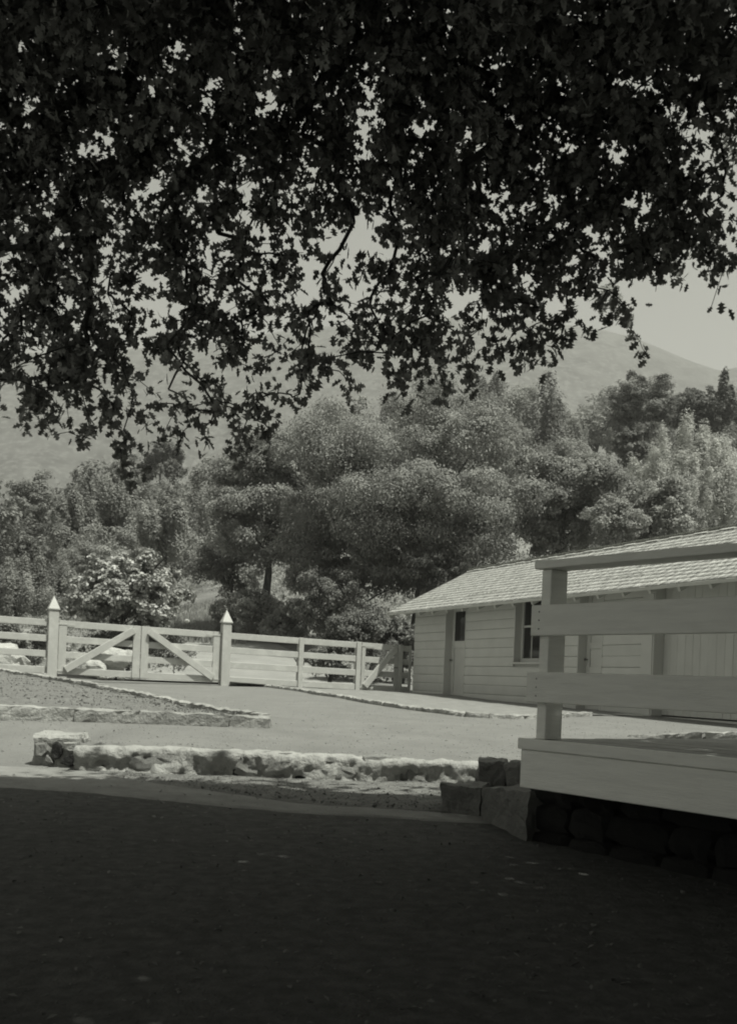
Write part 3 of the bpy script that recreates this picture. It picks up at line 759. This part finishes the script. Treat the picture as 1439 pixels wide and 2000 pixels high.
def tree(name, label, cat, base, ctr, rx, ry, rz, nl, nclump, size, m, cr_=.28, style='round', group=None, up=.35, trunk_r=None, limbs=9, asp=.6, fill=.25, share=None):
    """base on the ground, ctr crown centre (world)"""
    r = root(name, label, cat, base, group); b = Vector(base); ctr = Vector(ctr)
    if share: 
        mc, mt = share
        oc = link('crown', mc, r, ctr-b); ot = link('trunk', mt, r); return r
    C, N, c = crown_pts(rx, ry, rz, nl, nclump, cr_, style, fill)
    V, Fq = leafquads(C, size, N, up, asp); 
    oc = link('crown', npmesh('crown', V, Fq, m), r, ctr-b); oc['kind'] = 'stuff'
    q = MB(); tr = trunk_r or rx*.07; top = ctr+Vector((0,0,rz*.1))
    mid = b.lerp(top, .5)+Vector((random.uniform(-.1,.1)*rx, 0, 0))
    q.tube([b-Vector((0,0,.2)), b.lerp(mid,.4), mid, top], [tr*1.3, tr, tr*.75, tr*.35], 7)
    for i in range(limbs):
        e = ctr+Vector(c[i % len(c)])*.92; s0 = b.lerp(top, random.uniform(.45,.85)); m1 = s0.lerp(e,.5)+Vector((0,0,.05*rz)); e = s0.lerp(e, .8); q.tube([s0, m1.lerp(s0,.2), e], [tr*.30, tr*.15, tr*.05], 5)
    q.build('trunk', M['bark'], r); return r
def T(name, label, cat, u, v, y, wpx, hpx, nl, ncl, size, m, **k):
    """crown centre pixel, distance, half width and half height in photo pixels"""
    c = P(u, v, y); rx = wpx*y/F; rz = hpx*y/F
    b = (c.x + k.pop('lean', 0), y, base_z(c.x, y)); return tree(name, label, cat, b, c, rx, rx*k.pop('deep', .85), rz, nl, ncl, size, m, **k)
random.seed(5)
# big oak behind the shed and its neighbours
T('oak_tree', 'huge spreading dark oak in the centre, rising behind the shed roof', 'tree', 830, 985, 43, 300, 195, 215000, 60, .10, M['oleaf'], cr_=.27, limbs=26, fill=.04)
T('oak_tree', 'broad oak forming the left shoulder of the wood behind the right gate post', 'tree', 520, 1000, 47, 135, 165, 80000, 34, .115, M['oleaf'], cr_=.30, limbs=14, fill=.05)
T('oak_tree', 'lower oak bough mass hanging over the fence just left of the shed', 'tree', 690, 1125, 44, 150, 85, 62000, 28, .10, M['oleaf'], cr_=.32, limbs=10, fill=.06)
T('oak_tree', 'rounded oak directly behind the shed roof, right of the huge oak', 'tree', 1100, 1000, 41, 130, 120, 60000, 30, .105, M['oleaf'], cr_=.30, fill=.05)
T('oak_tree', 'low rounded oak behind the right end of the shed roof, under the plumed pine', 'tree', 1270, 1030, 38, 130, 85, 42000, 50, .10, M['lleaf'], cr_=.24)
T('shrub', 'leafy shrub behind the fence, just right of the right gate post', 'shrub', 540, 1210, 46, 105, 55, 34000, 40, .09, M['lleaf'], cr_=.26)
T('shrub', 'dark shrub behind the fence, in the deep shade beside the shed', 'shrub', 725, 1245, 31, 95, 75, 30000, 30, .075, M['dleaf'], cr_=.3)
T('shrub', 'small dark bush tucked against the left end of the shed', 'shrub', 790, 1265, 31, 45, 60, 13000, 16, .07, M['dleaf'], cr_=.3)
T('pine_tree', 'pale plumed pine with upright feathery tufts at the right edge', 'tree', 1345, 955, 55, 118, 125, 70000, 100, .17, M['pleaf'], cr_=.2, style='plume', up=.1, asp=.25, fill=.12)
T('pine_tree', 'second plumed pine, cut off by the right edge of the photo', 'tree', 1475, 960, 58, 75, 130, 22000, 46, .17, M['pleaf'], cr_=.22, style='plume', up=.1, asp=.25, fill=.12)
T('oak_tree', 'tall dark rounded oak on the right skyline beneath the mountain slope', 'tree', 1245, 815, 85, 68, 85, 36000, 54, .19, M['dleaf'], cr_=.25)
T('oak_tree', 'dark oak at the right skyline behind the plumed pine', 'tree', 1355, 810, 88, 62, 65, 30000, 44, .19, M['dleaf'], cr_=.25)
T('cypress_tree', 'narrow dark spiky cypress poking above the skyline near the right edge', 'tree', 1410, 800, 86, 30, 58, 9000, 24, .24, M['dleaf'], style='plume', cr_=.35)
T('oak_tree', 'dark oak on the skyline cut off by the right edge', 'tree', 1480, 810, 87, 55, 60, 20000, 30, .19, M['dleaf'], cr_=.25)
T('oak_tree', 'small dark oak standing below the tall skyline oak on the right', 'tree', 1222, 885, 66, 40, 50, 8000, 20, .2, M['dleaf'], cr_=.3)
T('willow_tree', 'pale feathery tree left of the huge oak, nearest of the pale ones', 'tree', 325, 1040, 56, 55, 78, 26000, 44, .17, M['lleaf'], style='plume', cr_=.26, asp=.35)
T('willow_tree', 'pale feathery tree above the gate, with a domed top', 'tree', 145, 1035, 58, 60, 72, 26000, 44, .17, M['lleaf'], style='plume', cr_=.26, asp=.35)
T('willow_tree', 'pointed pale feathery tree rising between the two other pale ones', 'tree', 238, 995, 66, 48, 78, 24000, 40, .18, M['lleaf'], style='plume', cr_=.26, asp=.35)
T('oak_tree', 'domed grey-green tree at the far left below the hazy slope', 'tree', 62, 990, 90, 62, 68, 24000, 40, .19, M['oleaf'], cr_=.27)
T('oak_tree', 'domed dark tree left of centre under the lowest hanging leaves', 'tree', 315, 912, 112, 54, 44, 16000, 30, .22, M['dleaf'], cr_=.28)
T('shrub', 'tall pale brushy shrub behind the fence at the left edge', 'shrub', 30, 1165, 34, 75, 75, 34000, 36, .078, M['lleaf'], style='plume', cr_=.28, asp=.35)
T('shrub', 'brushy shrub behind the left gate post', 'shrub', 120, 1160, 36, 60, 60, 25000, 30, .08, M['lleaf'], style='plume', cr_=.3, asp=.35)
T('shrub', 'dim shrub under the oak, right of the pale-leaved bush', 'shrub', 455, 1112, 50, 78, 62, 16000, 30, .12, M['dleaf'], cr_=.28)
T('shrub', 'bushy growth at the foot of the pale feathery trees', 'shrub', 200, 1105, 52, 110, 45, 26000, 34, .105, M['oleaf'], cr_=.26)
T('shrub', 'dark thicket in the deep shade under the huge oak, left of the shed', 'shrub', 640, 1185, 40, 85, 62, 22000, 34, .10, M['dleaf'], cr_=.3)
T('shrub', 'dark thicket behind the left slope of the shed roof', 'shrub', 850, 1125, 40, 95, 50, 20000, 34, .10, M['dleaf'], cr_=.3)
T('leafy_bush', 'round bush with large glossy pale leaves behind the left gate leaf', 'bush', 246, 1166, 28.5, 116, 80, 22000, 150, .11, M['bleaf'], cr_=.16, up=.55, trunk_r=.06, asp=.62, fill=.12)
T('shrub', 'low dark hedge growth seen through the gate rails', 'shrub', 270, 1262, 29.2, 115, 48, 16000, 26, .07, M['dleaf'], cr_=.3)
T('shrub', 'low growth seen through the rails left of the gate', 'shrub', 60, 1255, 29.5, 75, 50, 15000, 24, .07, M['oleaf'], cr_=.3)
T('shrub', 'small pale bush right of the round bush, beside the dirt road', 'shrub', 440, 1212, 47, 38, 40, 7000, 18, .10, M['lleaf'], cr_=.3)
T('shrub', 'dark low bush seen through the rails left of the small gate', 'shrub', 645, 1290, 28.6, 62, 34, 7000, 20, .09, M['dleaf'], cr_=.3)

# far hillside wood: shared crowns, every tree a thing
random.seed(21)
var = []
for i in range(7):
    pl = i >= 5; C, N, c = crown_pts(3.2 if not pl else 2.3, 3.0 if not pl else 2.2, 2.7 if not pl else 3.8, 9500, 34, .3, 'plume' if pl else 'round')
    V, Fq = leafquads(C, .24, N); mc = npmesh('crown', V, Fq, M['hleaf'])
    q = MB(); q.tube([(0,0,-.5),(0.1,0,2),(0,0,4.6)], [.3,.22,.1], 6)
    for k in range(5): e = Vector(c[k])*.8+Vector((0,0,4.8)); q.tube([(0,0,2.5+.3*k), e], [.1,.04], 4)
    me = bpy.data.meshes.new('trunk'); me.from_pydata([tuple(v) for v in q.v], [], q.f); me.materials.append(M['bark']); var.append((mc, me))
cnt = 0
for y in (58, 66, 76, 88, 100, 112, 124, 136, 148):
    half = y*.40+6; x = -half + random.uniform(0,3)
    while x < half:
        sc = random.uniform(.75, 1.5)*(1 if y > 70 else .8)
        yy2 = y+random.uniform(-5,5); u = 720+F*x/yy2
        hid = (380 < u < 1180 and y < 90) or (-150 < u < 400 and y < 64) or (u > 1150 and y < 70)
        open_ = (1140 < u < 1185 and 80 < y < 110)
        if not hid and not open_:
            side = 'left' if u < 500 else 'middle' if u < 1000 else 'right'
            pi = random.randrange(7); mc, mt = var[pi]; form = 'upright' if pi >= 5 else 'round-crowned'; zone = 'near the foot' if y < 80 else 'half way up' if y < 118 else 'along the skyline'
            lab = {'left': f'{form} grey tree {zone} of the wooded left hillside', 'middle': f'{form} hazy tree {zone} of the wood above the huge oak', 'right': f'{form} hazy tree {zone} of the wooded right hillside'}[side]
            z = base_z(x, yy2); r = root('hill_tree', lab, 'tree', (x, yy2, z), f'{form} trees {zone} of the wood, {side}')
            a = link('crown', mc, r, (0,0,4.6)); a['kind'] = 'stuff'; link('trunk', mt, r)
            r.scale = (sc*random.uniform(.85,1.2), sc, sc*random.uniform(.8,1.15)); r.rotation_euler = (0,0,random.uniform(0,6.28)); cnt += 1
        x += random.uniform(4.0, 6.5)*sc*.8
# scrub covering the slopes between the trees
def scrub(name, n, y0, y1, size, m, umin=-200, umax=1650, hgt=1.2):
    pts = []
    while len(pts) < n:
        y = random.uniform(y0, y1); u = random.uniform(umin, umax); x = (u-720)/F*y
        if 320 < u < 610 and y < 47: continue
        if 345 < u < 465 and y < 85: continue
        c = noise.noise(Vector((x/3, y/3, 7)))
        pts.append((x, y, base_z(x, y)+random.uniform(0, hgt)*max(.15, c+.5)))
    V, Fq = leafquads(np.array(pts), size, None, .5); o = link(name, npmesh(name, V, Fq, m)); o['kind'] = 'stuff'
scrub('undergrowth', 70000, 50, 150, .28, M['hleaf'], hgt=2.2)
scrub('undergrowth', 14000, 31, 50, .16, M['oleaf'], hgt=.8)
# dry grass bank beside the road
pts = []
for _ in range(9000):
    u = random.uniform(330, 480); y = random.uniform(44, 74); x = (u-720)/F*y; pts.append((x, y, base_z(x, y)))
pts = np.array(pts); n = len(pts); t = RNG.normal(size=(n,3))*.05; hgt = RNG.uniform(.12,.45,(n,1)); wv = RNG.normal(size=(n,3))*.02; wv[:,2] = 0
top = pts+np.hstack([RNG.normal(size=(n,2))*.06, hgt]); V = np.stack([pts-wv, pts+wv, top], 1).reshape(-1,3)
o = link('grass', npmesh('grass', V, np.arange(n*3).reshape(-1,3), M['grass'])); o['kind'] = 'stuff'

# boulders behind the fence
random.seed(3)
def boulder(u, v, y, sx, sy, sz, i, label): tag(put('boulder', STB[i % 5], None, P(u, v, y), (1, 0), sx, sy, sz), label, 'boulder')
boulder(2, 1292, 25.6, .62, .45, .42, 0, 'big pale boulder behind the fence at the left edge')
boulder(218, 1287, 26.3, .42, .35, .28, 1, 'large pale flat-topped boulder seen between the rails of the left gate leaf')
boulder(185, 1306, 25.9, .30, .25, .22, 2, 'grey boulder low behind the left gate leaf, left of the flat-topped one')
boulder(253, 1282, 26.6, .15, .15, .16, 3, 'small pale round boulder beside the middle of the double gate')
boulder(208, 1321, 25.6, .20, .2, .10, 4, 'dark-based stone showing beneath the left gate leaf')
boulder(238, 1323, 25.4, .09, .1, .07, 1, 'fist-sized pale stone under the bottom rail of the left gate leaf')
boulder(366, 1213, 40, .10, .1, .07, 2, 'small white stone beside the road right of the round bush')

# ------------------------------------------------------------------ the near tree overhead
GU = [-260, 0, 120, 240, 360, 480, 600, 720, 840, 960, 1080, 1200, 1320, 1400, 1500, 1700]
GV = [-260, 0, 100, 200, 300, 400, 450, 500, 550, 600, 650, 700, 750, 800, 850, 900]
GD = np.array([
 [.99,.99,.99,.99,.99,.99,.99,.99,.99,.99,.99,.99,.99,.99,.99,.99],
 [.99,.99,.99,.99,.99,.98,.97,.97,.94,.95,.97,.98,.98,.98,.98,.98],
 [.99,.99,.97,.94,.97,.97,.95,.86,.93,.86,.93,.95,.92,.95,.95,.95],
 [.95,.88,.94,.90,.93,.95,.93,.76,.90,.91,.91,.89,.88,.88,.75,.3],
 [.97,.96,.95,.95,.90,.94,.86,.80,.90,.94,.93,.90,.88,.15,.0,.0],
 [.97,.95,.92,.86,.86,.83,.80,.76,.88,.94,.92,.93,.97,.45,.0,.0],
 [.95,.86,.86,.84,.82,.72,.72,.72,.88,.91,.88,.92,.97,.80,.0,.0],
 [.95,.92,.92,.82,.78,.72,.62,.58,.82,.92,.80,.82,.96,.75,.00,.0],
 [.95,.94,.94,.68,.76,.76,.66,.52,.76,.92,.78,.40,.35,.10,.00,.0],
 [.95,.94,.95,.74,.74,.82,.62,.60,.70,.88,.60,.24,.00,.00,.00,.0],
 [.93,.88,.92,.74,.84,.78,.46,.72,.76,.74,.36,.08,.00,.00,.00,.0],
 [.93,.86,.88,.82,.78,.68,.30,.72,.68,.36,.10,.00,.00,.00,.00,.0],
 [.90,.74,.82,.72,.46,.48,.06,.20,.26,.03,.00,.00,.00,.00,.00,.0],
 [.80,.34,.44,.38,.16,.50,.00,.00,.02,.00,.00,.00,.00,.00,.00,.0],
 [.60,.02,.12,.10,.12,.40,.00,.00,.00,.00,.00,.00,.00,.00,.00,.0],
 [.10,.00,.00,.06,.00,.08,.00,.00,.00,.00,.00,.00,.00,.00,.00,.0]])
def dens(u, v):
    i = np.clip(np.searchsorted(GU, u)-1, 0, len(GU)-2); j = np.clip(np.searchsorted(GV, v)-1, 0, len(GV)-2)
    GUa, GVa = np.array(GU), np.array(GV)
    a = (u-GUa[i])/(GUa[i+1]-GUa[i]); b = (v-GVa[j])/(GVa[j+1]-GVa[j]); a = np.clip(a,0,1); b = np.clip(b,0,1)
    return GD[j,i]*(1-a)*(1-b)+GD[j,i+1]*a*(1-b)+GD[j+1,i]*(1-a)*b+GD[j+1,i+1]*a*b
TAUK = 2.3; LEAFPX = 158.0; PER = 9
us, vs_ = RNG.uniform(-260,1700,60000), RNG.uniform(-260,930,60000)
tau = -np.log(1-np.minimum(dens(us, vs_), .985))
clu = np.array([noise.noise(Vector((u/62, v/62, 2)))*1.5+noise.noise(Vector((u/27, v/27, 9)))*.9 for u, v in zip(us, vs_)])
tau = tau*np.where(vs_ < 380, np.clip(1.1+1.6*clu, .15, 2.6), np.clip(1.05+1.5*clu, .12, 2.4))
ncl = 60000; area = 1960*1190/60000
pr_ = tau*TAUK*area/(LEAFPX*PER)
keep = RNG.random(60000) < pr_; us, vs_ = us[keep], vs_[keep]
dep = 7.35 + RNG.normal(0, .35, len(us)) - np.clip((400-vs_)/400, 0, 1.6)*RNG.uniform(0, 2.4, len(us)) - .3*(us > 900)
dep = np.clip(dep, 3.2, 8.0); zz_ = 1.0+dep*(1329-vs_)/2100; dep = np.minimum(dep, 7.45/(1+.27*(1329-vs_)/2100)+np.where(us > 900, -.3, 0)+RNG.normal(0,.1,len(us)))
CL = [tuple(P(u, v, y)) for u, v, y in zip(us, vs_, dep)]; PERC = [PER]*len(CL); FR = [0]*len(CL)
# hanging sprays at the lower edge: upper point -> tip
sprays = [((215,780),(255,945)),((240,840),(240,900)),((1185,560),(1258,695)),((1160,600),(1215,610)),((1090,630),(1078,708)),((1030,600),(1018,728)),((985,610),(965,672)),
 ((860,700),(866,790)),((905,680),(935,765)),((680,740),(695,785)),((455,800),(475,905)),((500,790),(528,885)),((520,800),(545,835)),((370,800),(350,890)),((300,760),(285,850)),
 ((170,790),(160,868)),((60,780),(38,842)),((830,660),(820,750)),((760,660),(770,735)),((590,640),(600,765)),((600,690),(590,770)),((1290,480),(1340,548)),((1240,470),(1285,550)),
 ((1380,440),(1400,525)),((1350,390),(1418,450)),((1200,560),(1180,600)),((110,800),(95,850)),((420,790),(400,880)),((640,700),(615,760)),((1432,260),(1436,330))]
for (a, b) in sprays:
    y = random.uniform(6.3, 7.3); L_ = math.hypot(b[0]-a[0], b[1]-a[1]); k = max(3, int(L_/15))
    for i in range(k+1):
        t = i/k; bend = math.sin(t*math.pi)*8*random.choice([-1,1]); p = P(a[0]+(b[0]-a[0])*t+bend+random.uniform(-7,7), a[1]+(b[1]-a[1])*t, y+random.uniform(-.04,.04))
        CL.append(tuple(p)); PERC.append(5 if t < .75 else 4); FR.append(1)
# crown over and behind the camera (out of the picture, casts the shade)
CL = np.array(CL); PERC = np.array(PERC); FR = np.array(FR)
# skeleton: every cluster hangs on the nearest node that is closer to the trunk
TB = Vector((1.6, -2.6, near_z(1.6, -2.6))); FORK = Vector((1.5, -2.0, 4.2))
limb_ends = [P(-100,-150,5.5), P(300,-100,6.3), P(560,60,6.8), P(735,120,7.0), P(960,40,6.8), P(1250,-60,6.4), P(1600,-50,5.6), P(720,-500,5.0)]
nodes = [FORK]; par = [-1]
for e in limb_ends:
    k = 9; prev = 0
    for i in range(1, k+1):
        t = i/k; p = FORK.lerp(e, t) + Vector((0,0,1.1*math.sin(t*math.pi))) + Vector(noise.noise_vector(Vector((t*3, e.x, e.y))))*.22
        nodes.append(p); par.append(prev); prev = len(nodes)-1
ND = np.array([tuple(p) for p in nodes]); R0 = np.array(FORK)
def rootdist(p): 
    q = (p-np.array(P(720,-100,5.2)))*np.array([.55,1,1.0]); return np.linalg.norm(q, axis=-1)
order = np.argsort(rootdist(CL)); NDl = list(map(np.array, ND)); NP2 = np.zeros((len(ND)+len(CL),3)); NP2[:len(ND)] = ND; m_ = len(ND); node_of = np.zeros(len(CL), int)
RD = np.zeros(len(NP2)); RD[:m_] = rootdist(ND)*.0
for c in order:
    d = np.linalg.norm(NP2[:m_]-CL[c], axis=1) + .25*np.maximum(0, CL[c,2]-NP2[:m_,2]); j = int(np.argmin(d))
    NP2[m_] = CL[c]; par.append(j); node_of[c] = m_; m_ += 1
w8 = np.ones(m_); 
for i in range(m_-1, 0, -1): w8[par[i]] += w8[i]
rad = np.clip(.0019*w8**.45, .002, .16)
oak = root('oak_tree', 'dark overhanging oak above the camera, its hanging leafy boughs filling the top of the photo', 'tree', TB)
q = MB(); q.tube([TB-Vector((0,0,.3)), TB+Vector((0,0,.4)), TB.lerp(FORK,.55)+Vector((.1,0,0)), FORK], [.55,.42,.36,.3], 12); q.build('trunk', M['bark'], oak, smooth=True)
q = MB()
for i in range(1, m_):
    a = Vector(NP2[par[i]]); b = Vector(NP2[i]); L_ = (b-a).length; r1 = rad[par[i]] if w8[par[i]] < w8[i]*3 else rad[i]*1.25; r0 = rad[i]
    mid = a.lerp(b,.5) + Vector(noise.noise_vector(a*2.3+b))*L_*.12 + Vector((0,0,L_*.06)); q.tube([a, mid, b], [max(r1, r0), (r1+r0)/2, r0], 4 if r0 < .01 else 7)
ob = q.build('branches', M['bark'], oak); 
# leaf template: lobed blade along +x, folded at the rib
LT = np.array([(0,0,0),(.12,.08,.01),(.22,.27,.03),(.38,.20,.02),(.50,.40,.04),(.66,.22,.02),(.80,.26,.02),(1,0,-.02),(.80,-.24,.02),(.66,-.20,.02),(.52,-.38,.04),(.38,-.18,.02),(.24,-.26,.03),(.12,-.08,.01),(.5,0,-.015)])
LT[:,2] *= 1.6; LT[[2,4,6],1] *= 1.18; LT[[8,10,12],1] *= 1.18; LT[[3,5],1] *= .72; LT[[9,11],1] *= .72
LFc = np.array([[14, i, (i+1) % 14] for i in range(14)])
LC = []; LD = []; LFR = []
for c in range(len(CL)):
    p = CL[c]; pp = NP2[par[node_of[c]]]; ax = p-pp; ax = ax/(np.linalg.norm(ax)+1e-6)
    n = int(PERC[c]*RNG.uniform(.6,1.4)); sp_ = .095 if not FR[c] else .035
    for k in range(n):
        t = RNG.random(); cc = p - ax*t*.06*(1 if FR[c] else 1.6) + RNG.normal(0, sp_*.45, 3)*(np.array([1,1,.9]))
        d = RNG.normal(size=3); d = d + ax*.5 + np.array([0,0,-.55]); d /= np.linalg.norm(d)
        LC.append(cc); LD.append(d); LFR.append(FR[c])
LC = np.array(LC); LD = np.array(LD); LFR = np.array(LFR); n = len(LC)
s = np.cross(LD, RNG.normal(size=(n,3))); s /= np.linalg.norm(s, axis=1, keepdims=True); up_ = np.cross(LD, s)
size = RNG.uniform(.043, .086, n)
Rm = np.stack([LD, s, up_], 2)            # columns
wid = RNG.uniform(.75, 1.1, n)
fr = np.where(LFR == 1)[0]; RNG.shuffle(fr); solo = fr[:300]; mask = np.ones(n, bool); mask[solo] = False
def leaves(idx):
    T_ = LT[None]*np.stack([np.ones(len(idx)), wid[idx], np.ones(len(idx))], 1)[:,None,:]*size[idx][:,None,None]
    V = np.einsum('nij,nkj->nki', Rm[idx], T_) + LC[idx][:,None,:]
    Fx = LFc[None]+(np.arange(len(idx))*15)[:,None,None]; return V.reshape(-1,3), Fx.reshape(-1,3)
V, Fx = leaves(np.where(mask)[0])
o = link('crown', npmesh('crown', V-np.array(TB), Fx, M['nleaf']), oak); o['kind'] = 'stuff'
lm = npmesh('leaf', LT, LFc, M['nleaf'])
for i in solo:
    o = link('leaf', lm, oak); o.matrix_basis = Matrix.Translation(Vector(LC[i])-TB) @ Matrix([[*r_] for r_ in Rm[i]]).to_4x4() @ Matrix.Diagonal((size[i], size[i]*wid[i], size[i], 1))
# canopy above the frame
n = 250000
X = RNG.uniform(-3.0, 9.5, n); Yc = RNG.uniform(-6, 8.0, n)
edge = 5.75 + .35*np.sin(X*1.7)+.25*np.sin(X*4.1+1)+RNG.normal(0,.3,n) ; lim = .70*np.maximum(Yc,0) + EYE + .15
Z = np.maximum(lim, 3.6) + np.abs(RNG.normal(0, .9, n)); k = (Yc < edge) & (Z < 9.5)
cl_ = np.sin(X*2.1+np.sin(Yc*1.3))*np.sin(Yc*2.4+X*.7); k &= (cl_ + RNG.random(n)*1.6 > -.6)
C = np.stack([X, Yc, Z], 1)[k]; V, Fq = leafquads(C, .15, None, .8, .62)
o = link('upper_crown', npmesh('upper_crown', V-np.array(TB), Fq, M['nleaf']), oak); o['kind'] = 'stuff'

# ------------------------------------------------------------------ haze
q = MB(); q.box(Fr((0,0,0),(1,0,0),(0,1,0)), -1700, 1700, -80, 1400, -500, 390)
hz = bpy.data.materials.new('haze'); hz.use_nodes = True; hn = hz.node_tree; hn.nodes.clear()
pv = hn.nodes.new('ShaderNodeVolumePrincipled'); pv.inputs['Color'].default_value = (.80,.805,.76,1); pv.inputs['Density'].default_value = .0006; pv.inputs['Anisotropy'].default_value = .2
ho = hn.nodes.new('ShaderNodeOutputMaterial'); hn.links.new(pv.outputs[0], ho.inputs['Volume'])
o = q.build('haze', hz, None, top=True); o['kind'] = 'stuff'
print('leaves', len(LC), 'hill trees', cnt, 'clusters', len(CL))
